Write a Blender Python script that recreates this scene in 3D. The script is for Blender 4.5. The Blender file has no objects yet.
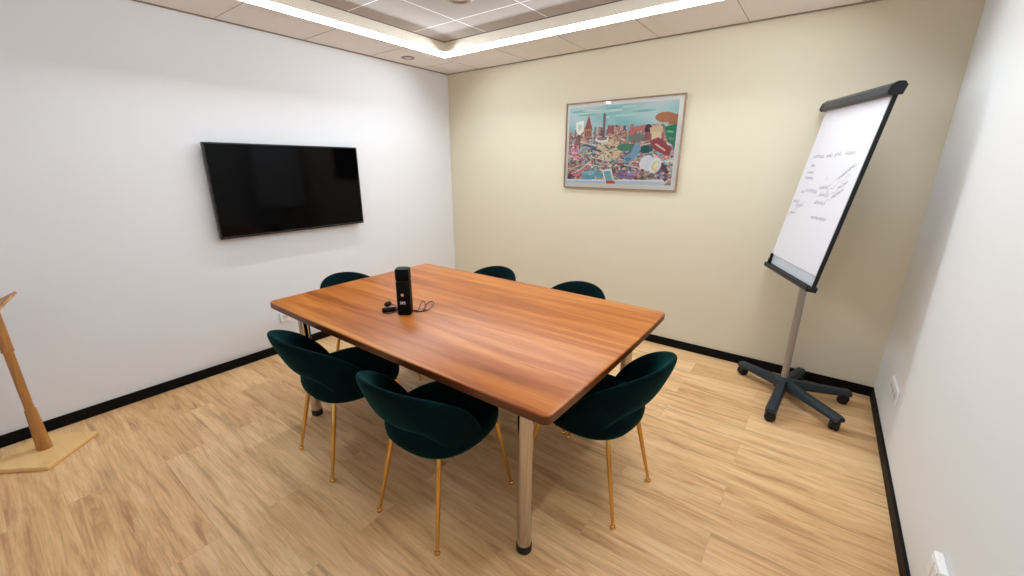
import bpy, bmesh, math, random
from mathutils import Vector, Matrix
C = bpy.context.scene.collection
PI = math.pi
rad = math.radians

# ------------------------------------------------------------------ measures
W, H, HR, D = 3.951, 2.444, 2.572, -4.05      # width, soffit height, raised ceiling height, front wall y
CX0, CX1, CY0, CY1 = 0.48, 3.47, -3.15, -0.512  # opening of the raised ceiling

# ------------------------------------------------------------------ materials
def srgb(r, g, b):
    f = lambda c: (c/255)/12.92 if c/255 <= .04045 else (((c/255)+.055)/1.055)**2.4
    return (f(r), f(g), f(b), 1)

def mat(name, col, rough=.6, metal=0., spec=.5, **kw):
    m = bpy.data.materials.new(name); m.use_nodes = True
    b = m.node_tree.nodes['Principled BSDF']
    b.inputs['Base Color'].default_value = col
    b.inputs['Roughness'].default_value = rough
    b.inputs['Metallic'].default_value = metal
    b.inputs['Specular IOR Level'].default_value = spec
    for k, v in kw.items():
        b.inputs[k.replace('_', ' ')].default_value = v
    return m

def nodes(m):
    nt = m.node_tree
    return nt, nt.nodes, nt.links, nt.nodes['Principled BSDF']

def coords(nt, scale=(1, 1, 1), loc=(0, 0, 0), rot=(0, 0, 0)):
    tc = nt.nodes.new('ShaderNodeTexCoord'); mp = nt.nodes.new('ShaderNodeMapping')
    mp.inputs['Scale'].default_value = scale; mp.inputs['Location'].default_value = loc
    mp.inputs['Rotation'].default_value = rot
    nt.links.new(tc.outputs['Object'], mp.inputs['Vector'])
    return mp.outputs['Vector']

def ramp(nt, fac, stops):
    r = nt.nodes.new('ShaderNodeValToRGB')
    while len(r.color_ramp.elements) < len(stops): r.color_ramp.elements.new(.5)
    for e, (p, c) in zip(r.color_ramp.elements, stops): e.position = p; e.color = c
    nt.links.new(fac, r.inputs['Fac'])
    return r.outputs['Color']

def mix(nt, a, b, fac=.5, mode='MIX'):
    n = nt.nodes.new('ShaderNodeMix'); n.data_type = 'RGBA'; n.blend_type = mode
    for s, v in ((n.inputs[6], a), (n.inputs[7], b), (n.inputs[0], fac)):
        if isinstance(v, (tuple, float, int)): s.default_value = v
        else: nt.links.new(v, s)
    return n.outputs[2]

def noise(nt, vec, scale, detail=4, rough=.6, dist=0):
    n = nt.nodes.new('ShaderNodeTexNoise')
    n.inputs['Scale'].default_value = scale; n.inputs['Detail'].default_value = detail
    n.inputs['Roughness'].default_value = rough; n.inputs['Distortion'].default_value = dist
    nt.links.new(vec, n.inputs['Vector'])
    return n.outputs['Fac']

def bump(nt, h, strength, dist=.002):
    b = nt.nodes.new('ShaderNodeBump'); b.inputs['Strength'].default_value = strength
    b.inputs['Distance'].default_value = dist
    nt.links.new(h, b.inputs['Height'])
    nt.links.new(b.outputs['Normal'], nt.nodes['Principled BSDF'].inputs['Normal'])

def paint(name, col, rough=.75):
    m = mat(name, col, rough, spec=.25)
    nt, N, L, b = nodes(m)
    v = coords(nt)
    bump(nt, noise(nt, v, 220, 2), .12, .001)
    f = noise(nt, v, 1.2, 2)
    L.new(mix(nt, col, tuple(c*.97 for c in col[:3])+(1,), f), b.inputs['Base Color'])
    return m

M_wall = paint('white wall paint', srgb(231, 229, 229))
M_wallR = paint('white wall paint right', srgb(231, 230, 228))
M_back = paint('cream green wall paint', srgb(223, 212, 187))
M_white = mat('white plastic', srgb(235, 233, 230), .35)
M_base = mat('black skirting', srgb(8, 7, 7), .6, spec=.15)
M_riser = mat('white riser', srgb(226, 214, 196), .8)

def tile_mat(name, base, line, x0, y0, lw):
    m = mat(name, base, .9, spec=.1)
    nt, N, L, b = nodes(m)
    v = coords(nt, loc=(-x0, -y0, 0))
    br = N.new('ShaderNodeTexBrick')
    br.offset = 0; br.squash = 1
    br.inputs['Scale'].default_value = 1
    br.inputs['Brick Width'].default_value = .6; br.inputs['Row Height'].default_value = .6
    br.inputs['Mortar Size'].default_value = lw; br.inputs['Mortar Smooth'].default_value = .3
    br.inputs['Color1'].default_value = base; br.inputs['Color2'].default_value = base
    br.inputs['Mortar'].default_value = line
    L.new(v, br.inputs['Vector'])
    sp = noise(nt, v, 160, 3)
    L.new(mix(nt, br.outputs['Color'], tuple(c*.9 for c in base[:3])+(1,), ramp(nt, sp, [(.55, (0, 0, 0, 1)), (.75, (.5, .5, .5, 1))])), b.inputs['Base Color'])
    inv = N.new('ShaderNodeMath'); inv.operation = 'SUBTRACT'; inv.inputs[0].default_value = 1
    L.new(br.outputs['Fac'], inv.inputs[1])
    bump(nt, inv.outputs[0], .4, .003)
    return m
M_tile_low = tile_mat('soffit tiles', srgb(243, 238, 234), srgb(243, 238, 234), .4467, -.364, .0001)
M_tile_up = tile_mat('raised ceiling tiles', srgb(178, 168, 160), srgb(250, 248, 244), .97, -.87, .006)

def floor_mat():
    m = mat('oak vinyl planks', srgb(205, 160, 115), .45, spec=.35)
    nt, N, L, b = nodes(m)
    v = coords(nt, loc=(.35, .02, 0))
    br = N.new('ShaderNodeTexBrick'); br.offset = .37; br.offset_frequency = 2; br.squash = 1
    br.inputs['Scale'].default_value = 1
    br.inputs['Brick Width'].default_value = 1.22; br.inputs['Row Height'].default_value = .182
    br.inputs['Mortar Size'].default_value = .0009; br.inputs['Mortar Smooth'].default_value = .2
    br.inputs['Color1'].default_value = (0, 0, 0, 1); br.inputs['Color2'].default_value = (1, 1, 1, 1)
    br.inputs['Mortar'].default_value = (.5, .5, .5, 1)
    L.new(v, br.inputs['Vector'])
    plank = ramp(nt, br.outputs['Color'], [(0, srgb(210, 164, 114)), (.5, srgb(234, 188, 136)), (1, srgb(250, 212, 162))])
    # per-plank offset of the grain
    off = N.new('ShaderNodeVectorMath'); off.operation = 'MULTIPLY_ADD'
    L.new(br.outputs['Color'], off.inputs[0]); off.inputs[1].default_value = (7, 3, 5); L.new(v, off.inputs[2])
    mp = N.new('ShaderNodeMapping'); mp.inputs['Scale'].default_value = (1.1, 11, 1); L.new(off.outputs[0], mp.inputs['Vector'])
    g1 = noise(nt, mp.outputs[0], 1.6, 6, .62, .9)
    c1 = ramp(nt, g1, [(.32, srgb(150, 96, 54)), (.46, srgb(222, 172, 118)), (.58, srgb(240, 196, 142)), (.75, srgb(246, 212, 166))])
    mp2 = N.new('ShaderNodeMapping'); mp2.inputs['Scale'].default_value = (3, 60, 1); L.new(off.outputs[0], mp2.inputs['Vector'])
    g2 = noise(nt, mp2.outputs[0], 2.2, 5, .7, .4)
    c2 = ramp(nt, g2, [(.35, (.72, .67, .62, 1)), (.58, (1, 1, 1, 1))])
    c = mix(nt, plank, c1, .58)
    c = mix(nt, c, c2, .7, 'MULTIPLY')
    c = mix(nt, c, srgb(120, 85, 58), ramp(nt, br.outputs['Fac'], [(0, (0, 0, 0, 1)), (1, (.3, .3, .3, 1))]))
    L.new(c, b.inputs['Base Color'])
    bump(nt, g2, .08, .001)
    return m
M_floor = floor_mat()

def table_mat():
    m = mat('varnished cherry veneer', srgb(190, 110, 60), .38, spec=.3)
    nt, N, L, b = nodes(m)
    v = coords(nt)
    sep = N.new('ShaderNodeMapping'); sep.inputs['Scale'].default_value = (.55, 7, 7); L.new(v, sep.inputs['Vector'])
    g1 = noise(nt, sep.outputs[0], 1.5, 5, .6, .7)
    c1 = ramp(nt, g1, [(.28, srgb(136, 66, 12)), (.42, srgb(168, 90, 24)), (.56, srgb(188, 110, 40)), (.74, srgb(210, 140, 66))])
    m2 = N.new('ShaderNodeMapping'); m2.inputs['Scale'].default_value = (2.5, 90, 90); L.new(v, m2.inputs['Vector'])
    g2 = noise(nt, m2.outputs[0], 1.5, 4, .65, .3)
    c2 = ramp(nt, g2, [(.35, (.82, .78, .74, 1)), (.6, (1, 1, 1, 1))])
    L.new(mix(nt, c1, c2, .6, 'MULTIPLY'), b.inputs['Base Color'])
    b.inputs['Coat Weight'].default_value = .12; b.inputs['Coat Roughness'].default_value = .3
    return m
M_table = table_mat()

def wood_mat(name, dark, mid, light, sc=(12, 12, 1.2), rough=.4):
    m = mat(name, mid, rough, spec=.4)
    nt, N, L, b = nodes(m)
    v = coords(nt, scale=sc)
    g = noise(nt, v, 2.5, 5, .6, .8)
    L.new(ramp(nt, g, [(.3, dark), (.5, mid), (.7, light)]), b.inputs['Base Color'])
    return m
M_edge = wood_mat('dark wooden table edge', srgb(70, 34, 14), srgb(92, 46, 20), srgb(108, 58, 26), (1, 10, 10), .35)
M_bamboo = wood_mat('golden oiled wood', srgb(150, 98, 48), srgb(176, 120, 62), srgb(196, 142, 80))
M_pine = wood_mat('pale pine board', srgb(226, 178, 112), srgb(234, 190, 124), srgb(240, 200, 136), (1, 6, 1), .5)
M_frame = wood_mat('thin oak picture frame', srgb(140, 112, 84), srgb(158, 130, 100), srgb(172, 146, 116))

def velvet():
    m = mat('dark green velvet', srgb(2, 20, 21), .8, spec=.05)
    nt, N, L, b = nodes(m)
    lw = coords(nt)
    n = noise(nt, lw, 14, 3)
    L.new(ramp(nt, n, [(.3, srgb(1, 17, 18)), (.7, srgb(1, 24, 25))]), b.inputs['Base Color'])
    b.inputs['Sheen Weight'].default_value = .3
    b.inputs['Sheen Roughness'].default_value = .35
    b.inputs['Sheen Tint'].default_value = srgb(30, 150, 140)
    bump(nt, noise(nt, lw, 600, 2), .1, .0006)
    return m
M_velvet = velvet()
M_gold = mat('brushed gold metal', srgb(220, 176, 96), .18, 1.)
M_chrome = mat('satin steel tube', srgb(196, 190, 186), .16, 1.)
M_blackp = mat('black plastic', srgb(8, 8, 9), .45, spec=.25)
M_rubber = mat('black rubber', srgb(10, 10, 10), .6)
M_slate = mat('slate grey plastic', srgb(42, 51, 56), .5, spec=.3)
M_slate_d = mat('charcoal plastic', srgb(20, 23, 26), .4, spec=.3)
M_pole = mat('matt aluminium', srgb(168, 160, 154), .42, .6)
M_screen = mat('switched off glossy screen', srgb(3, 3, 4), .08, spec=.12)
M_bezel = mat('black bezel', srgb(8, 8, 9), .3)
M_tvside = mat('dark grey metal side', srgb(60, 60, 62), .35, .6)
M_paper = mat('white paper', srgb(222, 219, 222), .8, spec=.1)
M_board = mat('white enamel board', srgb(196, 200, 206), .25)
M_ink = mat('dark blue ink', srgb(52, 52, 74), .6)
M_mat = mat('white mount card', srgb(240, 236, 228), .8)
M_body = mat('black anodised body', srgb(2, 2, 3), .45, spec=.12)
M_logo = mat('orange logo dot', srgb(214, 150, 60), .3)
M_mark = mat('pale printed mark', srgb(190, 190, 196), .5)
M_hole = mat('dark opening', srgb(20, 20, 20), .6)
M_ring = mat('bronze grey ring', srgb(150, 130, 112), .45, .3)
M_grey = mat('pale grey plastic', srgb(214, 206, 198), .5)

def emis(name, col, s):
    m = bpy.data.materials.new(name); m.use_nodes = True
    nt = m.node_tree; nt.nodes.clear()
    e = nt.nodes.new('ShaderNodeEmission'); o = nt.nodes.new('ShaderNodeOutputMaterial')
    e.inputs['Color'].default_value = col; e.inputs['Strength'].default_value = s
    nt.links.new(e.outputs[0], o.inputs[0])
    return m
LED = 71.
M_led = emis('warm white led', (.93, 1.05, 1.16, 1), LED)
M_led_top = emis('translucent strip edge', (1, .90, .74, 1), LED*.012)

# ------------------------------------------------------------------ mesh helpers
def box(bm, lo, hi, bev=0, mi=0, M=None, seg=2):
    r = bmesh.ops.create_cube(bm, size=1)
    vs = r['verts']
    for v in vs:
        v.co = Vector([(lo[i]+hi[i])/2 + v.co[i]*(hi[i]-lo[i]) for i in range(3)])
    fs = list({f for v in vs for f in v.link_faces})
    for f in fs: f.material_index = mi
    if bev:
        es = list({e for v in vs for e in v.link_edges})
        r = bmesh.ops.bevel(bm, geom=es, offset=bev, segments=seg, affect='EDGES', profile=.5)
        vs = list({v for f in r['faces'] for v in f.verts} | {v for v in vs if v.is_valid})
        for f in r['faces']: f.material_index = mi
    if M is not None:
        for v in vs: v.co = M @ v.co
    return vs

def loft(bm, rings, mi=0, closed=False, caps=True, smooth=True):
    """rings: list of lists of points, all with the same count, closed sections."""
    R = [[bm.verts.new(p) for p in ring] for ring in rings]
    n = len(R[0]); k = len(R)
    for i in range(k if closed else k-1):
        a, b = R[i], R[(i+1) % k]
        for j in range(n):
            f = bm.faces.new((a[j], a[(j+1) % n], b[(j+1) % n], b[j]))
            f.material_index = mi; f.smooth = smooth
    if caps and not closed:
        for ring, rev in ((R[0], True), (R[-1], False)):
            f = bm.faces.new(list(reversed(ring)) if rev else ring); f.material_index = mi
    return R

def tube(bm, pts, rs, n=14, mi=0, caps=True):
    pts = [Vector(p) for p in pts]
    if not hasattr(rs, '__len__'): rs = [rs]*len(pts)
    rings = []; u = None
    for i, p in enumerate(pts):
        t = (pts[min(i+1, len(pts)-1)] - pts[max(i-1, 0)]).normalized()
        if u is None:
            u = t.cross(Vector((0, 0, 1)) if abs(t.z) < .9 else Vector((1, 0, 0))).normalized()
        u = (u - t*u.dot(t)).normalized(); w = t.cross(u)
        rings.append([p + (u*math.cos(a)+w*math.sin(a))*rs[i] for a in [2*PI*j/n for j in range(n)]])
    loft(bm, rings, mi, caps=caps)

def lathe(bm, prof, n=32, c=(0, 0), mi=0, M=None):
    rings = [[Vector((c[0]+r*math.cos(2*PI*j/n), c[1]+r*math.sin(2*PI*j/n), z)) for j in range(n)] for r, z in prof]
    if M is not None: rings = [[M @ p for p in r] for r in rings]
    loft(bm, rings, mi)

def prism(bm, poly, z0, z1, mi=0, M=None, mi_side=None):
    f = lambda p: (M @ Vector(p)) if M is not None else Vector(p)
    a = [bm.verts.new(f((x, y, z0))) for x, y in poly]; b = [bm.verts.new(f((x, y, z1))) for x, y in poly]
    n = len(poly)
    bm.faces.new(list(reversed(a))).material_index = mi
    bm.faces.new(b).material_index = mi
    for j in range(n):
        bm.faces.new((a[j], a[(j+1) % n], b[(j+1) % n], b[j])).material_index = mi if mi_side is None else mi_side

def rounded_rect(hx, hy, r, n=6, bow=0.0):
    pts = []
    for cx, cy, a0 in ((hx-r, hy-r, 0), (-hx+r, hy-r, 90), (-hx+r, -hy+r, 180), (hx-r, -hy+r, 270)):
        for k in range(n+1):
            a = rad(a0+90*k/n); pts.append((cx+r*math.cos(a), cy+r*math.sin(a)))
    return pts

def obj(name, bm, m, parent=None, smooth=None, loc=None):
    bmesh.ops.recalc_face_normals(bm, faces=bm.faces)
    me = bpy.data.meshes.new(name); bm.to_mesh(me); bm.free()
    for x in (m if isinstance(m, (list, tuple)) else [m]): me.materials.append(x)
    o = bpy.data.objects.new(name, me); C.objects.link(o)
    if loc: o.location = loc
    if smooth is not None:
        for p in me.polygons: p.use_smooth = True
        me.set_sharp_from_angle(angle=rad(smooth))
    if parent: o.parent = parent
    return o

def tag(o, label, cat, group=None):
    o['label'] = label; o['category'] = cat
    if group: o['group'] = group
    return o

def thing(name, label, cat, loc=(0, 0, 0), rz=0, group=None):
    o = bpy.data.objects.new(name, None); C.objects.link(o)
    o.empty_display_size = .1
    o.location = loc; o.rotation_euler = (0, 0, rz)
    return tag(o, label, cat, group)

def struct(name, bm, m, smooth=None):
    o = obj(name, bm, m, smooth=smooth); o['kind'] = 'structure'
    return o

B = bmesh.new

# ------------------------------------------------------------------ the room
T = .12
bm = B(); box(bm, (-T, D-T, -.1), (W+T, T, 0)); struct('floor', bm, M_floor)
bm = B(); box(bm, (-T, D-T, 0), (0, T, 2.8)); struct('wall_left', bm, M_wall)
bm = B(); box(bm, (W, D-T, 0), (W+T, T, 2.8)); struct('wall_right', bm, M_wallR)
bm = B(); box(bm, (0, 0, 0), (W, T, 2.8)); struct('wall_back', bm, M_back)
bm = B()
DX0, DX1, DZ = .75, 1.75, 2.12
box(bm, (0, D-T, 0), (DX0, D, 2.8)); box(bm, (DX1, D-T, 0), (W, D, 2.8)); box(bm, (DX0, D-T, DZ), (DX1, D, 2.8))
struct('wall_front', bm, M_wall)
# unseen glazed door, added behind the camera to let in weak daylight
dr = bpy.data.objects.new('added_door_1', None); C.objects.link(dr); dr['kind'] = 'structure'; dr.location = (DX0, D-.07, 0)
bm = B(); w = DX1-DX0
for lo, hi in (((0, 0, 0), (.06, .06, DZ)), ((w-.06, 0, 0), (w, .06, DZ)), ((.06, 0, DZ-.06), (w-.06, .06, DZ)), ((.06, 0, 0), (w-.06, .06, .1))):
    box(bm, lo, hi, .003)
obj('door_frame', bm, M_blackp, dr)
bm = B(); box(bm, (.06, .025, .1), (w-.06, .033, DZ-.06))
M_glass = mat('clear glass', (1, 1, 1, 1), .02, Transmission_Weight=1.)
obj('glass_pane', bm, M_glass, dr)
bm = B(); tube(bm, [(w-.12, .075, .98), (w-.12, .1, .98), (w-.12, .11, 1.0), (w-.12, .11, 1.2), (w-.12, .1, 1.22), (w-.12, .075, 1.22)], .008, 10)
tube(bm, [(w-.12, .03, .99), (w-.12, .1, .99)], .008, 10); tube(bm, [(w-.12, .03, 1.21), (w-.12, .1, 1.21)], .008, 10)
obj('door_handle', bm, M_chrome, dr, 40)

hb, tb = .070, .012
def baseboard(name, lo, hi):
    bm = B(); box(bm, lo, hi, .002, seg=1); struct(name, bm, M_base)
baseboard('baseboard_left', (0, D, 0), (tb, 0, hb))
baseboard('baseboard_back', (tb, -tb, 0), (W-tb, 0, hb))
baseboard('baseboard_right', (W-tb, D, 0), (W, 0, hb))
baseboard('baseboard_front', (DX1, D, 0), (W-tb, D+tb, hb))

# raised ceiling and its lower surround
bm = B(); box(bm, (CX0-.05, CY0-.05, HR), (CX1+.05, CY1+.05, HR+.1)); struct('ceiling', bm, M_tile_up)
bm = B()
outer = [(0, D), (W, D), (W, 0), (0, 0)]; inner = [(CX0, CY0), (CX1, CY0), (CX1, CY1), (CX0, CY1)]
vo = [bm.verts.new((x, y, H)) for x, y in outer]; vi = [bm.verts.new((x, y, H)) for x, y in inner]
ri = [bm.verts.new((x, y, HR+.03)) for x, y in inner]; ro = [bm.verts.new((x, y, HR+.03)) for x, y in outer]
for k in range(4):
    j = (k+1) % 4
    bm.faces.new((vo[k], vo[j], vi[j], vi[k])).material_index = 0
    bm.faces.new((vi[k], vi[j], ri[j], ri[k])).material_index = 1
    bm.faces.new((ri[k], ri[j], ro[j], ro[k])).material_index = 1
    bm.faces.new((ro[k], ro[j], vo[j], vo[k])).material_index = 1
struct('trim_1', bm, [M_tile_low, M_riser])

# joints between the tiles of the lowered surround
bm = B(); jw = .0022; jz = (H-.0012, H+.002)
for k in range(6):
    x = .4467+.6*k
    box(bm, (x-jw, CY1, jz[0]), (x+jw, 0, jz[1])); box(bm, (x-jw, D, jz[0]), (x+jw, CY0, jz[1]))
for k in range(7):
    y = -.364-.6*k
    box(bm, (0, y-jw, jz[0]), (.4467 if k == 0 else CX0, y+jw, jz[1])); box(bm, (CX1, y-jw, jz[0]), (W, y+jw, jz[1]))
struct('trim_4', bm, mat('grey tile joint', srgb(176, 164, 154), .8))

# grey bead where lowered ceiling meets the walls
bm = B()
g = .008
box(bm, (0, D, H-g), (g, 0, H)); box(bm, (g, -g, H-g), (W-g, 0, H)); box(bm, (W-g, D, H-g), (W, 0, H))
struct('trim_2', bm, mat('grey wall angle', srgb(150, 138, 124), .6))
# fine bead where the riser meets the raised ceiling
bm = B(); g = .006
box(bm, (CX0, CY0, HR-g), (CX0+g, CY1, HR)); box(bm, (CX1-g, CY0, HR-g), (CX1, CY1, HR))
box(bm, (CX0+g, CY1-g, HR-g), (CX1-g, CY1, HR)); box(bm, (CX0+g, CY0, HR-g), (CX1-g, CY0+g, HR))
struct('trim_3', bm, mat('brown grey angle', srgb(120, 104, 90), .6))

# led profiles along the foot of the riser: slanted diffuser facing inward and down
zs0, zs1, ts = H+.003, H+.036, .040
def strip(a, b, inn, label):
    """a, b: end points on the riser foot; inn: unit vector towards the middle of the room."""
    bm = B(); a, b, inn = Vector(a), Vector(b), Vector(inn)
    sec = lambda p, q: [p+Vector((0, 0, zs0)), p+inn*.004+Vector((0, 0, zs0)), p+inn*ts+Vector((0, 0, zs1-.004)), p+inn*ts+Vector((0, 0, zs1)), p+Vector((0, 0, zs1))]
    loft(bm, [sec(a, 0), sec(b, 0)], smooth=False)
    bmesh.ops.recalc_face_normals(bm, faces=bm.faces)
    for f in bm.faces: f.material_index = 0 if f.normal.z < -.3 and f.normal.dot(inn) > .3 else 1
    return tag(obj('light_strip', bm, [M_led, M_led_top]), label, 'light', 'strip lights around the raised ceiling')
e = .041
strip((CX0, CY0+e, 0), (CX0, CY1-e, 0), (1, 0, 0), 'glowing strip light in the ceiling edge above the wall with the television')
strip((CX0, CY1, 0), (CX1, CY1, 0), (0, -1, 0), 'glowing strip light in the ceiling edge above the cream wall with the picture')
strip((CX1, CY0+e, 0), (CX1, CY1-e, 0), (-1, 0, 0), 'glowing strip light in the ceiling edge beside the right-hand white wall')

# round fittings in the ceiling
t = thing('ceiling_speaker', 'large round fitting with a bronze rim in the raised ceiling', 'ceiling fitting', (1.31, -1.19, HR))
bm = B(); lathe(bm, [(.070, -.002), (.072, -.012), (.080, -.016), (.092, -.012), (.095, 0)], 40); obj('rim', bm, M_ring, t, 40)
bm = B(); lathe(bm, [(.0005, -.010), (.04, -.009), (.072, -.004), (.072, 0)], 40); obj('grille', bm, M_grey, t, 40)
t = thing('ceiling_sensor', 'small round ringed fitting in the lowered ceiling near the corner', 'ceiling fitting', (.226, -.722, H))
bm = B(); lathe(bm, [(.040, -.001), (.041, -.007), (.050, -.009), (.058, -.005), (.060, 0)], 36); obj('rim', bm, mat('taupe ring', srgb(150, 136, 124), .5), t, 40)
bm = B(); lathe(bm, [(.0005, -.012), (.02, -.011), (.034, -.006), (.036, 0)], 36); obj('dome', bm, M_grey, t, 40)

# ------------------------------------------------------------------ television
t = thing('television', 'large black flat television mounted on the white left wall', 'television', (.001, -1.814, 1.333))
hw, hh = .579, .330
bm = B(); box(bm, (.030, -hw, -hh), (.062, hw, hh), .004); obj('casing', bm, M_tvside, t)
bm = B()
bw = .010
for lo, hi in (((.0605, -hw, hh-bw), (.0655, hw, hh)), ((.0605, -hw, -hh), (.0655, hw, -hh+bw*1.5)), ((.0605, -hw, -hh+bw*1.5), (.0655, -hw+bw, hh-bw)), ((.0605, hw-bw, -hh+bw*1.5), (.0655, hw, hh-bw))):
    box(bm, lo, hi, .0012, seg=1)
obj('bezel', bm, M_bezel, t)
bm = B(); box(bm, (.0605, -hw+bw, -hh+bw*1.5), (.0635, hw-bw, hh-bw)); obj('screen', bm, M_screen, t)
bm = B(); box(bm, (0, -.22, -.16), (.012, .22, .16), .002); box(bm, (.012, -.2, -.15), (.03, -.17, .15)); box(bm, (.012, .17, -.15), (.03, .2, .15))
obj('wall_bracket', bm, M_blackp, t)

# ------------------------------------------------------------------ sockets
def socket(loc, rz, label, w=.08, h=.08, holes=1):
    t = thing('wall_socket', label, 'socket', loc, rz)      # faces local -y
    bm = B(); box(bm, (-w/2, -.010, -h/2), (w/2, 0, h/2), .003); obj('cover_plate', bm, M_white, t)
    for k in range(holes):
        cx = (k-(holes-1)/2)*.071
        Mr = Matrix.Translation((cx, -.010, 0)) @ Matrix.Rotation(rad(90), 4, 'X')
        bm = B(); lathe(bm, [(.0235, -.001), (.0235, .0005), (.021, .001), (.019, .0006), (.0005, .0004)], 28, M=Mr)
        s = obj('socket_face', bm, M_grey, t, 40)
        for dx in (-.0095, .0095):
            bm = B(); lathe(bm, [(.0028, 0), (.0028, .0016), (.0005, .0017)], 10, M=Mr @ Matrix.Translation((dx, 0, 0)))
            obj('pin_hole', bm, M_hole, s)
    return t
socket((W, -.615, .335), rad(-90), 'white double wall socket low on the right wall near the back corner', .235, .085, 3)
socket((0, -2.03, .300), rad(90), 'white wall socket low on the left wall below the television', .08, .08)
t = thing('wall_switch', 'white raised wall box at the bottom edge of the right wall', 'socket', (W, -1.905, .305), rad(-90))
bm = B(); box(bm, (-.05, -.024, -.04), (.05, 0, .04), .005); obj('cover_box', bm, M_white, t)
for x in (-.022, .022):
    bm = B(); box(bm, (x-.019, -.027, -.030), (x+.019, -.024, .030), .0015, seg=1); obj('rocker', bm, M_white, t)

# ------------------------------------------------------------------ picture
PX0, PX1, PZ0, PZ1 = 1.476, 2.498, 1.320, 2.040
t = thing('framed_picture', 'colourful city collage poster in a thin wooden frame on the cream wall', 'picture', ((PX0+PX1)/2, 0, (PZ0+PZ1)/2))
pw, ph = (PX1-PX0)/2, (PZ1-PZ0)/2
bm = B(); fw = .010
box(bm, (-pw, -.024, ph-fw), (pw, -.001, ph), .0015, seg=1); box(bm, (-pw, -.024, -ph), (pw, -.001, -ph+fw), .0015, seg=1)
box(bm, (-pw, -.024, -ph+fw), (-pw+fw, -.001, ph-fw), .0015, seg=1); box(bm, (pw-fw, -.024, -ph+fw), (pw, -.001, ph-fw), .0015, seg=1)
obj('frame', bm, M_frame, t)
bm = B(); box(bm, (-pw+fw, -.012, -ph+fw), (pw-fw, -.002, ph-fw)); obj('mount', bm, M_mat, t)

# the print: an illustrated city, painted cell by cell into one flat sheet
GX, GY = 250, 168
rnd = random.Random(7)
cv = [[(150, 190, 186)]*GX for _ in range(GY)]
def put(i, j, c):
    if 0 <= i < GX and 0 <= j < GY: cv[j][i] = c
def fill_poly(P, c):
    ys = [p[1] for p in P]
    for j in range(max(0, int(min(ys)*GY)), min(GY, int(max(ys)*GY)+1)):
        y = (j+.5)/GY; xs = []
        for k in range(len(P)):
            (x0, y0), (x1, y1) = P[k], P[(k+1) % len(P)]
            if (y0 <= y) != (y1 <= y): xs.append(x0+(y-y0)/(y1-y0)*(x1-x0))
        xs.sort()
        for a, b in zip(xs[::2], xs[1::2]):
            for i in range(int(round(a*GX)), int(round(b*GX))): put(i, j, c)
def ell(cx, cy, rx, ry, c, rot=0, n=18):
    ca, sa = math.cos(rot), math.sin(rot)
    fill_poly([(cx+ca*rx*math.cos(2*PI*k/n)-sa*ry*math.sin(2*PI*k/n), cy+sa*rx*math.cos(2*PI*k/n)+ca*ry*math.sin(2*PI*k/n)) for k in range(n)], c)
def quad(cx, cy, w_, h_, a, c):
    ca, sa = math.cos(a), math.sin(a)
    fill_poly([(cx+ca*x-sa*y, cy+sa*x+ca*y) for x, y in ((-w_, -h_), (w_, -h_), (w_, h_), (-w_, h_))], c)
# sky
for j in range(GY):
    for i in range(GX):
        u, v = i/GX, j/GY
        s = math.sin(u*9+math.sin(v*14))*.5+.5
        cv[j][i] = (int(142+44*s-60*v), int(184+16*s-20*v), int(180+14*s-10*v))
for k in range(14):
    ell(rnd.random(), .03+.12*rnd.random(), .05+.09*rnd.random(), .008+.012*rnd.random(), rnd.choice([(176, 200, 190), (196, 206, 194), (120, 178, 176)]))
pal = [(196, 150, 130), (222, 202, 172), (232, 218, 196), (150, 84, 80), (118, 62, 66), (186, 112, 104), (92, 84, 116), (126, 118, 148), (104, 130, 120),
       (70, 96, 84), (206, 170, 140), (168, 128, 96), (214, 140, 138), (84, 60, 62), (230, 190, 180), (138, 150, 110), (180, 88, 76)]
# skyline
for k in range(90):
    u = rnd.random(); top = .24+.10*rnd.random()+.05*abs(u-.5)
    quad(u, top+.1, .006+.014*rnd.random(), .1, 0, rnd.choice([(168, 122, 106), (128, 90, 86), (196, 160, 136), (104, 78, 84), (186, 132, 116), (146, 128, 130)]))
# crowded town below
for k in range(2600):
    v = .33+.66*rnd.random(); u = rnd.random(); s = .35+.9*(v-.3)
    c = rnd.choice(pal)
    if rnd.random() < .6: quad(u, v, (.004+.02*rnd.random())*s*1.2, (.004+.02*rnd.random())*s, rnd.random()*PI, c)
    else: ell(u, v, (.004+.015*rnd.random())*s, (.004+.02*rnd.random())*s, c, rnd.random()*PI, 10)
# paths and streets
for k in range(26):
    u, v = rnd.random(), .42+.5*rnd.random()
    quad(u, v, .05+.05*rnd.random(), .004, rnd.uniform(-.7, .7), rnd.choice([(232, 222, 200), (240, 226, 214), (216, 176, 160)]))
# central cream square
for k in range(160):
    a = rnd.random()*2*PI; q = rnd.random()**.5
    ell(.42+.13*q*math.cos(a), .56+.14*q*math.sin(a), .014, .012, rnd.choice([(232, 218, 180), (222, 196, 160), (214, 168, 140), (200, 206, 160)]), a, 8)
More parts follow.
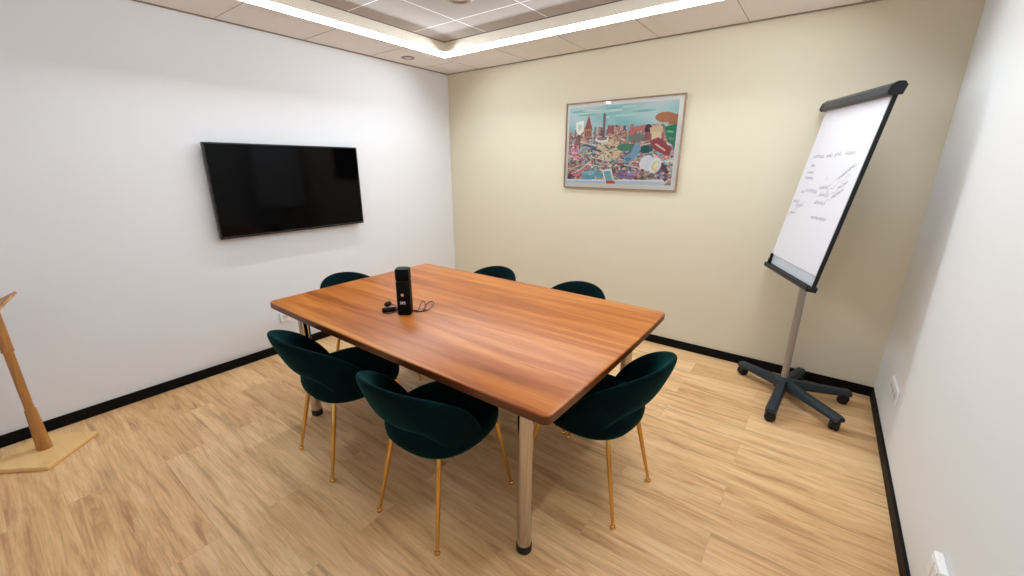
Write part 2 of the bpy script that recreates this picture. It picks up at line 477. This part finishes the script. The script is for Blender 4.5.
# church with a pointed roof, slender tower with a white ring, white shield
fill_poly([(.16, .30), (.20, .10), (.245, .30)], (150, 78, 66)); quad(.20, .34, .035, .06, 0, (176, 122, 96))
for k in range(4): quad(.175+.018*k, .34, .004, .03, 0, (96, 58, 54))
quad(.355, .24, .012, .13, 0, (108, 84, 86)); quad(.355, .12, .006, .03, 0, (84, 66, 70)); quad(.351, .24, .003, .12, 0, (150, 120, 112))
ell(.345, .42, .068, .042, (238, 234, 228)); ell(.345, .41, .052, .026, (156, 120, 116)); quad(.355, .36, .012, .04, 0, (112, 84, 86))
fill_poly([(.07, .19), (.15, .17), (.155, .30), (.115, .36), (.075, .32)], (232, 230, 214)); ell(.113, .255, .022, .035, (196, 204, 184))
quad(.43, .22, .035, .10, 0, (146, 186, 184)); quad(.425, .30, .032, .05, 0, (156, 88, 90))
# right: arch, figures and the river
fill_poly([(.60, .36), (.60, .29), (.76, .26), (.77, .40), (.74, .34), (.66, .33), (.62, .42)], (186, 108, 100))
ell(.68, .42, .08, .05, (116, 122, 112)); ell(.90, .19, .085, .062, (164, 108, 68), .1); quad(.97, .22, .04, .06, 0, (160, 104, 66))
fill_poly([(.90, .30), (1, .27), (1, .55), (.93, .46)], (28, 120, 82)); quad(.95, .36, .03, .012, .3, (110, 176, 140)); quad(.96, .44, .02, .01, .3, (90, 160, 130))
ell(.765, .32, .032, .06, (64, 46, 60)); quad(.765, .40, .028, .05, 0, (150, 96, 84)); quad(.835, .33, .055, .035, -.15, (206, 184, 146)); quad(.84, .40, .04, .05, 0, (216, 196, 160))
fill_poly([(.78, .46), (.86, .42), (.98, .56), (.96, .66), (.82, .56)], (150, 58, 58)); quad(.88, .54, .06, .008, .75, (224, 190, 170))
ell(.57, .53, .08, .05, (78, 132, 104)); ell(.66, .58, .05, .03, (60, 116, 92)); ell(.76, .56, .06, .05, (30, 92, 76)); ell(.90, .76, .03, .12, (72, 52, 66), -.6)
# blue boot shape, white drum, pink glasses
fill_poly([(.655, .50), (.70, .48), (.715, .56), (.66, .68), (.61, .73), (.565, .71), (.57, .65), (.62, .61)], (124, 162, 186)); ell(.605, .68, .03, .025, (92, 128, 164))
ell(.77, .72, .055, .09, (226, 226, 236), .3); quad(.82, .745, .05, .085, .12, (220, 220, 232)); ell(.855, .76, .048, .095, (236, 234, 232), .2); ell(.855, .76, .030, .062, (218, 206, 110), .2); ell(.86, .755, .022, .045, (236, 232, 210), .2)
ell(.94, .66, .024, .028, (212, 110, 112)); ell(.94, .66, .012, .014, (240, 200, 190))
# left: blossoms and red bridge
for k in range(60): ell(.03+.07*rnd.random(), .50+.18*rnd.random(), .011, .013, rnd.choice([(204, 110, 140), (226, 150, 170), (170, 70, 100), (240, 200, 200)]), n=8)
quad(.16, .84, .11, .016, -.75, (210, 128, 128)); quad(.15, .80, .10, .007, -.75, (236, 196, 186)); quad(.23, .51, .07, .014, .35, (96, 92, 130)); quad(.30, .56, .05, .012, .4, (74, 82, 128))
# water lower left, lilac square and bottom strip
ell(.26, .90, .11, .085, (92, 166, 184)); ell(.22, .86, .07, .03, (132, 192, 200)); ell(.33, .96, .05, .03, (220, 140, 100)); ell(.60, .88, .10, .05, (136, 112, 150)); ell(.66, .86, .06, .03, (170, 150, 176))
for k in range(70): quad(.15+.8*rnd.random(), .82+.14*rnd.random(), .006, .010, rnd.random()*3, rnd.choice(pal))
fill_poly([(0, .975), (.92, .955), (.95, 1), (0, 1)], (184, 206, 220)); fill_poly([(0, .955), (.93, .935), (.93, .955), (0, .975)], (232, 232, 232))
fill_poly([(.36, .82), (.455, .80), (.50, 1.0), (.405, 1.0)], (240, 238, 232)); fill_poly([(.378, .84), (.443, .83), (.475, .955), (.410, .965)], (120, 176, 180)); fill_poly([(.405, .965), (.49, .955), (.50, 1.0), (.412, 1.0)], (206, 86, 74))
me = bpy.data.meshes.new('print')
x0, x1, z0, z1 = -pw+.034, pw-.048, -ph+.046, ph-.040
vs = [(x0+(x1-x0)*i/GX, -.0135, z1+(z0-z1)*j/GY) for j in range(GY+1) for i in range(GX+1)]
fs = [(j*(GX+1)+i, (j+1)*(GX+1)+i, (j+1)*(GX+1)+i+1, j*(GX+1)+i+1) for j in range(GY) for i in range(GX)]
me.from_pydata(vs, [], fs)
ca = me.color_attributes.new('print_colours', 'FLOAT_COLOR', 'CORNER')
buf = []
lut = {}
for j in range(GY):
    for i in range(GX):
        c = cv[j][i]
        if c not in lut: lut[c] = list(srgb(*[min(250, 128+(q-118)*1.12) for q in c]))
        buf += lut[c]*4
ca.data.foreach_set('color', buf)
M_print = mat('printed illustration', (1, 1, 1, 1), .5)
nt, N, L, b = nodes(M_print)
a = N.new('ShaderNodeAttribute'); a.attribute_name = 'print_colours'; L.new(a.outputs['Color'], b.inputs['Base Color'])
me.materials.append(M_print)
o = bpy.data.objects.new('print', me); C.objects.link(o); o.parent = t
M_pglass = mat('picture glazing', (1, 1, 1, 1), .03, Transmission_Weight=1., IOR=1.12)
def glaze():
    m = bpy.data.materials.new('thin picture glass'); m.use_nodes = True
    nt = m.node_tree; nt.nodes.clear()
    tr = nt.nodes.new('ShaderNodeBsdfTransparent'); gl = nt.nodes.new('ShaderNodeBsdfGlossy'); gl.inputs['Roughness'].default_value = .02
    fr = nt.nodes.new('ShaderNodeFresnel'); fr.inputs['IOR'].default_value = 1.25
    mx = nt.nodes.new('ShaderNodeMixShader'); o = nt.nodes.new('ShaderNodeOutputMaterial')
    nt.links.new(fr.outputs[0], mx.inputs[0]); nt.links.new(tr.outputs[0], mx.inputs[1]); nt.links.new(gl.outputs[0], mx.inputs[2]); nt.links.new(mx.outputs[0], o.inputs[0])
    return m
bm = B(); box(bm, (-pw+fw, -.0195, -ph+fw), (pw-fw, -.0175, ph-fw)); obj('glass', bm, glaze(), t)

# ------------------------------------------------------------------ table
TX, TY, TW, TH, TZ = 1.904, -1.890, 1.926, 1.226, .75
t = thing('conference_table', 'large reddish brown wooden conference table on tubular steel legs', 'table', (TX, TY, 0))
bm = B()
hx, hy = TW/2, TH/2
def outline(inset, r=.028, bow=.010):
    pts = []
    base = rounded_rect(hx-inset, hy-inset, r, 8)
    # add points along the sides so they can bow outward very slightly
    out = []
    for k in range(len(base)):
        a_, b_ = base[k], base[(k+1) % len(base)]
        out.append(a_)
        d = math.hypot(b_[0]-a_[0], b_[1]-a_[1])
        if d > .3:
            for s in range(1, 12): out.append((a_[0]+(b_[0]-a_[0])*s/12, a_[1]+(b_[1]-a_[1])*s/12))
    for x, y in out:
        fx = 1-abs(y/hy)**2; fy = 1-abs(x/hx)**2
        pts.append((x+(bow*fx*(x/hx))-.001*(x/hx), y+(bow*fy*(y/hy))-.001*(y/hy)))
    return pts
lv = [(.010, TZ-.042), (.002, TZ-.038), (.0, TZ-.034), (.0, TZ-.012), (.0, TZ-.006), (.0015, TZ-.002), (.005, TZ)]
rings = [[Vector((x, y, z)) for x, y in outline(i)] for i, z in lv]
R = loft(bm, rings, 0, smooth=False)
bm.faces.ensure_lookup_table()
for f in bm.faces:
    if f.calc_center_median().z < TZ-.004 : f.material_index = 1
obj('tabletop', bm, [M_table, M_edge], t, 25)
lx, ly = .803, .503
for sx in (-1, 1):
    for sy in (-1, 1):
        bm = B(); lathe(bm, [(.030, .034), (.030, TZ-.048)], 28, (sx*lx, sy*ly)); lg = obj('leg', bm, M_chrome, t, 40)
        bm = B(); lathe(bm, [(.029, 0), (.032, .004), (.0325, .034), (.030, .038)], 28, (sx*lx, sy*ly)); o = obj('foot_cap', bm, M_rubber, lg, 40); o['label'] = 'black foot cap'
        bm = B(); lathe(bm, [(.030, TZ-.051), (.05, TZ-.049), (.052, TZ-.0425), (.03, TZ-.042)], 28, (sx*lx, sy*ly)); obj('mounting_plate', bm, M_blackp, lg, 40)
for sy in (-1, 1):
    bm = B(); box(bm, (-lx+.05, sy*ly*.8-.02, TZ-.062), (lx-.05, sy*ly*.8+.02, TZ-.042), .002, seg=1); obj('under_rail', bm, M_blackp, t)

# ------------------------------------------------------------------ chairs
def sstep(x): x = max(0, min(1, x)); return x*x*(3-2*x)
def make_chair(label):
    t = thing('dining_chair', label, 'chair', group='green velvet chairs around the table')
    n = 64
    def sup(a_, b_, e=2.5):
        out = []
        for k in range(n):
            th = 2*PI*k/n; c, s = math.cos(th), math.sin(th)
            r = (abs(c/a_)**e+abs(s/b_)**e)**(-1/e)
            out.append((r*c, r*s))
        return out
    prof = [(.55, .392), (.80, .388), (.92, .396), (.985, .418), (1.0, .440), (.995, .462), (.97, .480), (.91, .492), (.78, .497), (.5, .4995), (.2, .500)]
    bm = B(); S = sup(.232, .238)
    loft(bm, [[Vector((x*k, y*k+.004, z)) for x, y in S] for k, z in prof]); obj('seat', bm, M_velvet, t, 60)
    # wrap-around open back
    bm = B(); rings = []; NT = 72; A = 104
    for i in range(NT+1):
        d = -A+2*A*i/NT; th = rad(d); ad = abs(d)
        zt = .452+.312*max(0, math.cos(th))**.75 if ad < 90 else .452+.13*math.cos(th)
        zb = .540-.142*sstep((ad-22)/42)
        e = sstep((A-ad)/18)                       # taper at the two ends
        th_ = .050*(.45+.55*e)
        lean = .42-.26*sstep(ad/90)
        zc, hz = (zt+zb)/2, max((zt-zb)/2*(.35+.65*e), .02)
        dirr = Vector((math.sin(th), -math.cos(th), 0))
        R0 = 1/((abs(math.sin(th)/.232)**2.4+abs(math.cos(th)/.238)**2.4)**(1/2.4))-.018
        ring = []
        m_ = 22
        for k in range(m_):
            a_ = 2*PI*k/m_; c, s = math.cos(a_), math.sin(a_)
            zz = zc+hz*math.copysign(abs(s)**.8, s)
            q = (zz-zb)/max(zt-zb, .01)
            thick = th_*(1-.2*max(0, min(1, q)))
            rr = R0+(zz-.45)*lean - .02*math.sin(PI*max(0, min(1, q)))*0 + thick/2*math.copysign(abs(c)**.8, c)
            ring.append(dirr*rr+Vector((0, .004, zz)))
        rings.append(ring)
    loft(bm, rings); obj('backrest', bm, M_velvet, t, 70)
    for (tx, ty), (fx, fy) in (((-.140, -.165), (-.185, -.245)), ((.140, -.165), (.185, -.245)), ((-.170, .165), (-.207, .245)), ((.170, .165), (.207, .245))):
        top, foot = Vector((tx, ty, .400)), Vector((fx, fy, .006))
        bm = B()
        tube(bm, [top.lerp(foot, q) for q in (0, .06, .1, .5, 1)], [.008, .0095, .0112, .0096, .007], 14)
        lg = obj('leg', bm, M_gold, t, 50)
        bm = B(); lathe(bm, [(.010, 0), (.0125, .003), (.0125, .009), (.008, .016)], 16, (fx, fy)); obj('foot_pad', bm, M_gold, lg, 40)
    return t
def dup(root, label):
    r = root.copy(); C.objects.link(r); r['label'] = label
    for ch in list(root.children):
        c = ch.copy(); C.objects.link(c); c.parent = r
        for g_ in list(ch.children):
            d = g_.copy(); C.objects.link(d); d.parent = c
    return r
spots = [
    (2.247, -2.383, 1.4, 'dark green velvet chair with gold legs in the foreground beside the nearest table leg'),
    (1.560, -2.398, -5, 'dark green velvet chair with gold legs on the near side, closer to the television wall'),
    (2.730, -1.874, 85.5, 'dark green velvet chair at the right-hand end of the table, facing the television wall'),
    (1.050, -1.915, -90, 'dark green velvet chair at the far left end of the table, against the white wall'),
    (1.535, -1.375, 180, 'dark green velvet chair behind the table, its curved top nearest the white and cream corner'),
    (2.250, -1.385, 180, 'dark green velvet chair behind the table, its curved top below the framed picture'),
]
proto = make_chair(spots[0][3])
for k, (x, y, a, lab) in enumerate(spots):
    o = proto if k == 0 else dup(proto, lab)
    o.location = (x, y, 0); o.rotation_euler = (0, 0, rad(a))

# ------------------------------------------------------------------ camera device on the table
t = cam_thing = thing('conference_camera', 'black upright conference camera column standing on the wooden table', 'camera', (1.742, -2.146, TZ), rad(38))
def rr_loft(bm, lv, r=.016, n=6, mi=0):
    loft(bm, [[Vector((x, y, z)) for x, y in rounded_rect(h_, h_, min(r, h_*.9), n)] for h_, z in lv], mi)
bm = B(); rr_loft(bm, [(.031, 0), (.034, .004), (.0345, .02), (.0345, .176), (.033, .180)]); obj('body', bm, M_body, t, 40)
bm = B(); rr_loft(bm, [(.0295, .178), (.0295, .188)]); obj('neck', bm, M_rubber, t, 40)
bm = B(); rr_loft(bm, [(.033, .186), (.0345, .190), (.0345, .238), (.032, .246), (.027, .248)]); obj('camera_head', bm, M_body, t, 40)
def disc(c, r, m, name, y0=-.0345, d=.0018):
    bm = B()
    ring = lambda rr, yy: [Vector((c[0]+rr*math.cos(2*PI*k/20), yy, c[1]+rr*math.sin(2*PI*k/20))) for k in range(20)]
    loft(bm, [ring(r, y0+.001), ring(r, y0-d*.6), ring(r*.8, y0-d)])
    return obj(name, bm, m, t, 40)
disc((-.002, .112), .0078, M_logo, 'orange_dot')  # small orange disc, the round logo on the body
bm = B()
for k, (xa, wd) in enumerate(((-.013, .004), (-.008, .003), (-.003, .005), (.003, .003), (.008, .004))):
    box(bm, (xa-wd/2, -.0352, .066), (xa+wd/2, -.0344, .066+(.011 if k % 2 == 0 else .008)))
box(bm, (-.0165, -.0352, .062), (.012, -.0344, .064))
obj('printed_mark', bm, M_mark, t)

cam_thing.scale = (1.06, 1.06, 1.02)

# cables lying beside it
def cable(name, pts, r, m, parent=None):
    cu = bpy.data.curves.new(name, 'CURVE'); cu.dimensions = '3D'
    sp = cu.splines.new('NURBS'); sp.points.add(len(pts)-1); sp.use_endpoint_u = True; sp.order_u = 4
    for p, q in zip(sp.points, pts): p.co = (*q, 1)
    cu.bevel_depth = r; cu.bevel_resolution = 3; cu.resolution_u = 10
    o = bpy.data.objects.new(name, cu); C.objects.link(o)
    dg = bpy.context.evaluated_depsgraph_get(); me = bpy.data.meshes.new_from_object(o.evaluated_get(dg))
    C.objects.unlink(o); bpy.data.objects.remove(o)
    o = bpy.data.objects.new(name, me); C.objects.link(o)
    if not me.materials: me.materials.append(m)
    else: me.materials[0] = m
    for p in me.polygons: p.use_smooth = True
    if parent: o.parent = parent
    return o
M_cab = mat('dark purple cable', srgb(48, 24, 36), .45)
t = thing('usb_cable', 'dark thin cable looped on the table to the right of the black column', 'cable', (1.792, -2.076, TZ))
z = .003
cable('cord', [(-.03, -.02, z), (0, -.02, z), (.03, .02, .004), (.0, .10, .014), (-.05, .15, .02), (-.085, .135, .012), (-.06, .08, z), (-.01, .02, z), (.02, -.01, .006), (.01, .03, .012), (-.045, .07, .03), (-.075, .075, .042), (-.06, .04, .024), (-.02, -.01, .008), (-.005, -.035, .004)], .0030, M_cab, t)
t.scale = (.88, .88, .88)
bm = B(); box(bm, (-.012, -.006, 0), (.012, .006, .009), .002, M=Matrix.Translation((-.035, -.022, 0)) @ Matrix.Rotation(rad(20), 4, 'Z')); obj('plug', bm, M_blackp, t)
t = thing('power_adapter', 'black power plug and coiled lead lying left of the black column', 'adapter', (1.664, -2.178, TZ))
Ma = Matrix.Translation((-.010, -.012, .014)) @ Matrix.Rotation(rad(62), 4, 'Z')
bm = B(); tube(bm, [Ma @ Vector(p) for p in ((-.034, 0, 0), (-.028, 0, 0), (.02, 0, 0), (.04, 0, 0), (.052, 0, 0))], [.010, .014, .014, .010, .005], 16); obj('adapter_body', bm, M_blackp, t, 50)
Ma = Matrix.Translation((-.034, .004, .038)) @ Matrix.Rotation(rad(100), 4, 'Z')
bm = B(); tube(bm, [Ma @ Vector(p) for p in ((-.018, 0, -.004), (-.012, 0, -.002), (.012, 0, 0), (.02, 0, 0))], [.011, .0145, .0145, .008], 16); obj('plug', bm, M_blackp, t, 50)
cable('lead', [(-.03, .02, .03), (0, .03, .034), (.04, .01, .028), (.05, -.02, .012), (.02, -.04, .004), (-.02, -.045, .004), (-.04, -.03, .006), (-.03, 0, .008), (.02, .02, .006), (.06, .02, .004)], .0026, M_cab, t)

# ------------------------------------------------------------------ flipchart
HX, HY = 3.446, -.362
t = thing('flipchart', 'mobile flipchart whiteboard on a grey five-wheeled stand by the cream wall', 'flipchart', (HX, HY, 0))
RB = .335
bm = B(); lathe(bm, [(.02, .064), (.054, .068), (.060, .092), (.054, .128), (.036, .142), (.024, .144)], 28); obj('hub', bm, M_slate, t, 40)
caster = [(3.184, -.184), (3.417, -.743), (3.737, -.617), (3.786, -.228), (3.53, -.050)]
for k, (wx, wy) in enumerate(caster):
    a = math.atan2(wy-HY, wx-HX); L_ = math.hypot(wx-HX, wy-HY)
    Mz = Matrix.Rotation(a, 4, 'Z')
    bm = B(); rings = []
    for q, hw_, z0_, z1_ in ((.02, .028, .068, .134), (.10, .030, .068, .130), (.5, .029, .068, .116), (.9, .031, .066, .104), (1.04, .031, .065, .100), (1.09, .026, .067, .094)):
        x = L_*q
        rings.append([Mz @ Vector((x, y, z)) for y, z in ((-hw_, z0_), (hw_, z0_), (hw_, z0_+(z1_-z0_)*.55), (hw_*.6, z1_), (-hw_*.6, z1_), (-hw_, z0_+(z1_-z0_)*.55))])
    loft(bm, rings, smooth=False)
    lg = obj('leg', bm, M_slate, t, 30)
    mv = Matrix.Translation((wx-HX, wy-HY, 0)) @ Matrix.Rotation(a+rad(70+25*k), 4, 'Z')
    bm = B()
    for s in (-1, 1):
        Mw = mv @ Matrix.Translation((0, s*.015, .031)) @ Matrix.Rotation(rad(90), 4, 'X')
        lathe(bm, [(.006, -.011), (.027, -.011), (.031, -.006), (.031, .006), (.027, .011), (.006, .011)], 24, M=Mw)
    lathe(bm, [(.009, .03), (.009, .068)], 12, M=mv)
    box(bm, (-.024, -.009, .022), (.024, .009, .066), .006, M=mv)
    obj('caster', bm, M_rubber, lg, 40)
bm = B(); tube(bm, [(0, 0, .10), (0, 0, 1.28)], .021, 20); obj('pole', bm, M_pole, t, 40)

# board: local frame, x to the viewer's right, z up the board, -y towards the reader
yaw, tilt, bw_, bh_ = -1.139, .167, .632, 1.012
cc = Vector((3.356, -.436, .856))
r_ = Vector((math.cos(yaw), math.sin(yaw), 0)); n_ = Vector((math.sin(yaw), -math.cos(yaw), 0))
u_ = (-n_*math.sin(tilt)+Vector((0, 0, math.cos(tilt)))).normalized(); f_ = r_.cross(u_)  # reader side
Mb = Matrix(((r_.x, -f_.x, u_.x, 0), (r_.y, -f_.y, u_.y, 0), (r_.z, -f_.z, u_.z, 0), (0, 0, 0, 1)))
Mb.translation = cc - Vector((HX, HY, 0))
hw = bw_/2
bm = B(); box(bm, (-hw+.012, -.004, .01), (hw-.008, .012, bh_-.005), M=Mb); obj('board', bm, M_board, t)
bm = B()
box(bm, (-hw+.004, -.004, .0), (-hw+.012, .022, bh_-.0), .002, M=Mb, seg=1); obj('side_rail', bm, M_slate_d, t)
bm = B(); box(bm, (hw-.008, -.008, .0), (hw+.002, .012, bh_-.0), .002, M=Mb, seg=1); obj('side_rail', bm, M_slate_d, t)
# clamp bar on top
bm = B()
prof = [(.020, .000), (-.030, -.012), (-.042, -.002), (-.036, .030), (-.016, .050), (.010, .054), (.026, .040)]
cap = .012
loft(bm, [[Mb @ Vector((x, y, z+bh_)) for y, z in prof] for x in (-hw-.004, hw+.002)], smooth=False)
obj('clamp_bar', bm, mat('dark blue grey bar', srgb(30, 37, 46), .35), t, 30)
for s in (-1, 1):
    bm = B(); xa = s*(hw+.002)-(.002 if s < 0 else 0); xb = xa+s*.014
    pr = lambda k: [(-.008+(y+.008)*k, .02+(z-.02)*k) for y, z in prof]
    loft(bm, [[Mb @ Vector((xa, y, z+bh_)) for y, z in pr(1.08)], [Mb @ Vector((xb-s*.003, y, z+bh_)) for y, z in pr(1.08)], [Mb @ Vector((xb, y, z+bh_)) for y, z in pr(.9)]], smooth=False)
    obj('end_cap', bm, M_slate_d, t, 30)
# pen tray
bm = B()
prof2 = [(.022, .016), (-.006, .016), (-.010, .006), (-.026, .004), (-.030, .016), (-.036, .016), (-.037, -.006), (-.030, -.014), (.022, -.014)]
loft(bm, [[Mb @ Vector((x, y, z)) for y, z in prof2] for x in (-hw+.008, hw+.004)], smooth=False)
obj('pen_tray', bm, M_slate_d, t, 30)
bm = B(); box(bm, (-hw+.008, -.024, .012), (-hw+.030, -.004, .046), .004, M=Mb); box(bm, (-hw+.006, -.020, .044), (-hw+.026, -.006, .082), .004, M=Mb); obj('paper_hook', bm, M_blackp, t)
# paper
bm = B(); box(bm, (-hw+.003, -.0085, .078), (hw-.010, -.0045, bh_-.006), M=Mb)
pp = obj('paper_pad', bm, M_paper, t)
# bracket behind
bm = B(); box(bm, (-.05, .012, .30), (.05, .035, .50), .004, M=Mb)
pt = Mb @ Vector((0, .03, .40)); tube(bm, [pt, Vector((0, 0, pt.z))], .014, 12); lathe(bm, [(.028, pt.z-.04), (.028, pt.z+.04)], 20)
obj('bracket', bm, M_slate_d, t)
# handwriting: thin pen strokes on the paper
rn = random.Random(3)
bm = B()
def stroke(pts, w_=.0016):
    y = -.0089
    L2, R2 = [], []
    for k, (x, z) in enumerate(pts):
        a, b_ = pts[max(k-1, 0)], pts[min(k+1, len(pts)-1)]
        dx, dz = b_[0]-a[0], b_[1]-a[1]; l = math.hypot(dx, dz) or 1
        L2.append(bm.verts.new(Mb @ Vector((x-dz/l*w_/2, y, z+dx/l*w_/2)))); R2.append(bm.verts.new(Mb @ Vector((x+dz/l*w_/2, y, z-dx/l*w_/2))))
    for k in range(len(pts)-1):
        try: bm.faces.new((L2[k], L2[k+1], R2[k+1], R2[k]))
        except ValueError: pass
def word(x, z, length, size, slope=0., w_=.0016, dens=1.):
    pts = []; n = max(6, int(length/size*7*dens)); ph = rn.random()*6
    for k in range(n+1):
        s = k/n*length; amp = size*(.35+.65*rn.random())
        xx = s+size*.25*math.sin(k*1.9+ph); zz = amp*.5*math.sin(k*1.6+ph)
        pts.append((x+xx*math.cos(slope)-zz*math.sin(slope), z+xx*math.sin(slope)+zz*math.cos(slope)))
    stroke(pts, w_)
# positions: u across 0..1, v up 0..1 on the pad
PU = lambda u: -hw+.006+u*(bw_-.02)
PV = lambda v: .078+(.325+(v-.2)*.823)*(bh_-.102)
for u, v, l, s in ((.10, .675, .13, .017), (.36, .675, .06, .016), (.50, .68, .07, .018), (.68, .69, .09, .018), (.12, .60, .05, .012), (.10, .545, .08, .012), (.09, .50, .11, .014),
                   (.12, .385, .03, .013), (.20, .40, .15, .020), (.10, .27, .10, .02), (.03, .30, .08, .018), (.46, .43, .10, .016), (.50, .375, .10, .018), (.48, .315, .12, .018), (.52, .20, .17, .014), (.06, .20, .06, .012)):
    word(PU(u), PV(v), l, s*1.7, rn.uniform(-.05, .06), .0022)
for u, v, l, sl in ((.60, .44, .23, .62), (.62, .40, .20, .55), (.64, .36, .17, .5), (.66, .33, .13, .45), (.02, .17, .20, .55)):
    stroke([(PU(u)+l*q*math.cos(sl), PV(v)+l*q*math.sin(sl)+.006*math.sin(q*17+l*90)) for q in [k/24 for k in range(25)]], .0014)
for u, v, l, sl in ((.72, .50, .14, .6), (.78, .44, .08, .5), (.74, .37, .10, .5)):
    word(PU(u), PV(v), l, .020, sl, .0022)
stroke([(PU(.52), PV(.52)), (PU(.53), PV(.485))], .0018)
o = obj('handwriting', bm, M_ink, pp)

# ------------------------------------------------------------------ wooden stand at the left edge
t = thing('wooden_lectern', 'round wooden post on a square pale pine base at the left edge', 'lectern', (.268, -3.487, 0))
ba = math.atan2(-.228, .207)
bm = B(); box(bm, (-.150, -.152, 0), (.150, .152, .026), .006, M=Matrix.Rotation(ba, 4, 'Z')); obj('base', bm, M_pine, t)
cx, cy = -.012, .006
bm = B(); lathe(bm, [(.0305, .026), (.0305, .03), (.0225, .262), (.0215, .268), (.0185, .268)], 32, (cx, cy)); o = obj('sleeve', bm, M_bamboo, t, 40)
bm = B(); lathe(bm, [(.0185, .2), (.0185, .60)], 28, (cx, cy)); obj('post', bm, M_bamboo, t, 40)
bm = B(); lathe(bm, [(.0185, .598), (.0225, .602), (.0225, .820), (.0185, .828)], 28, (cx, cy)); obj('upper_sleeve', bm, M_bamboo, t, 40)
Ml = Matrix.Translation((-.012, .098, .905)) @ Matrix.Rotation(rad(36), 4, 'X') @ Matrix.Rotation(rad(45), 4, 'Z')
bm = B(); box(bm, (-.24, -.24, -.012), (0, 0, 0), .002, M=Ml); obj('slanted_top', bm, M_bamboo, t)

# ------------------------------------------------------------------ daylight from outside the added glass door, camera
w = bpy.data.worlds.new('World'); bpy.context.scene.world = w; w.use_nodes = True
w.node_tree.nodes['Background'].inputs['Color'].default_value = (.78, .88, 1, 1)
w.node_tree.nodes['Background'].inputs['Strength'].default_value = 1.5

cam = bpy.data.cameras.new('camera'); co = bpy.data.objects.new('camera', cam); C.objects.link(co)
cam.sensor_width = 36; cam.sensor_fit = 'HORIZONTAL'; cam.lens = 410.164/1024*36; cam.clip_start = .02
yaw, pitch, roll = .6391, -.2919, .0026
fwd = Vector((-math.sin(yaw)*math.cos(pitch), math.cos(yaw)*math.cos(pitch), math.sin(pitch)))
rt = Vector((math.cos(yaw), math.sin(yaw), 0)); up = rt.cross(fwd)
r2 = rt*math.cos(roll)+up*math.sin(roll); u2 = -rt*math.sin(roll)+up*math.cos(roll)
Mc = Matrix(((r2.x, u2.x, -fwd.x, 3.4491), (r2.y, u2.y, -fwd.y, -3.4792), (r2.z, u2.z, -fwd.z, 1.5213), (0, 0, 0, 1)))
co.matrix_world = Mc
S = bpy.context.scene
S.camera = co
S.view_settings.view_transform = 'Standard'; S.view_settings.look = 'None'
S.view_settings.exposure = 0; S.view_settings.gamma = 1; S.view_settings.use_curve_mapping = False
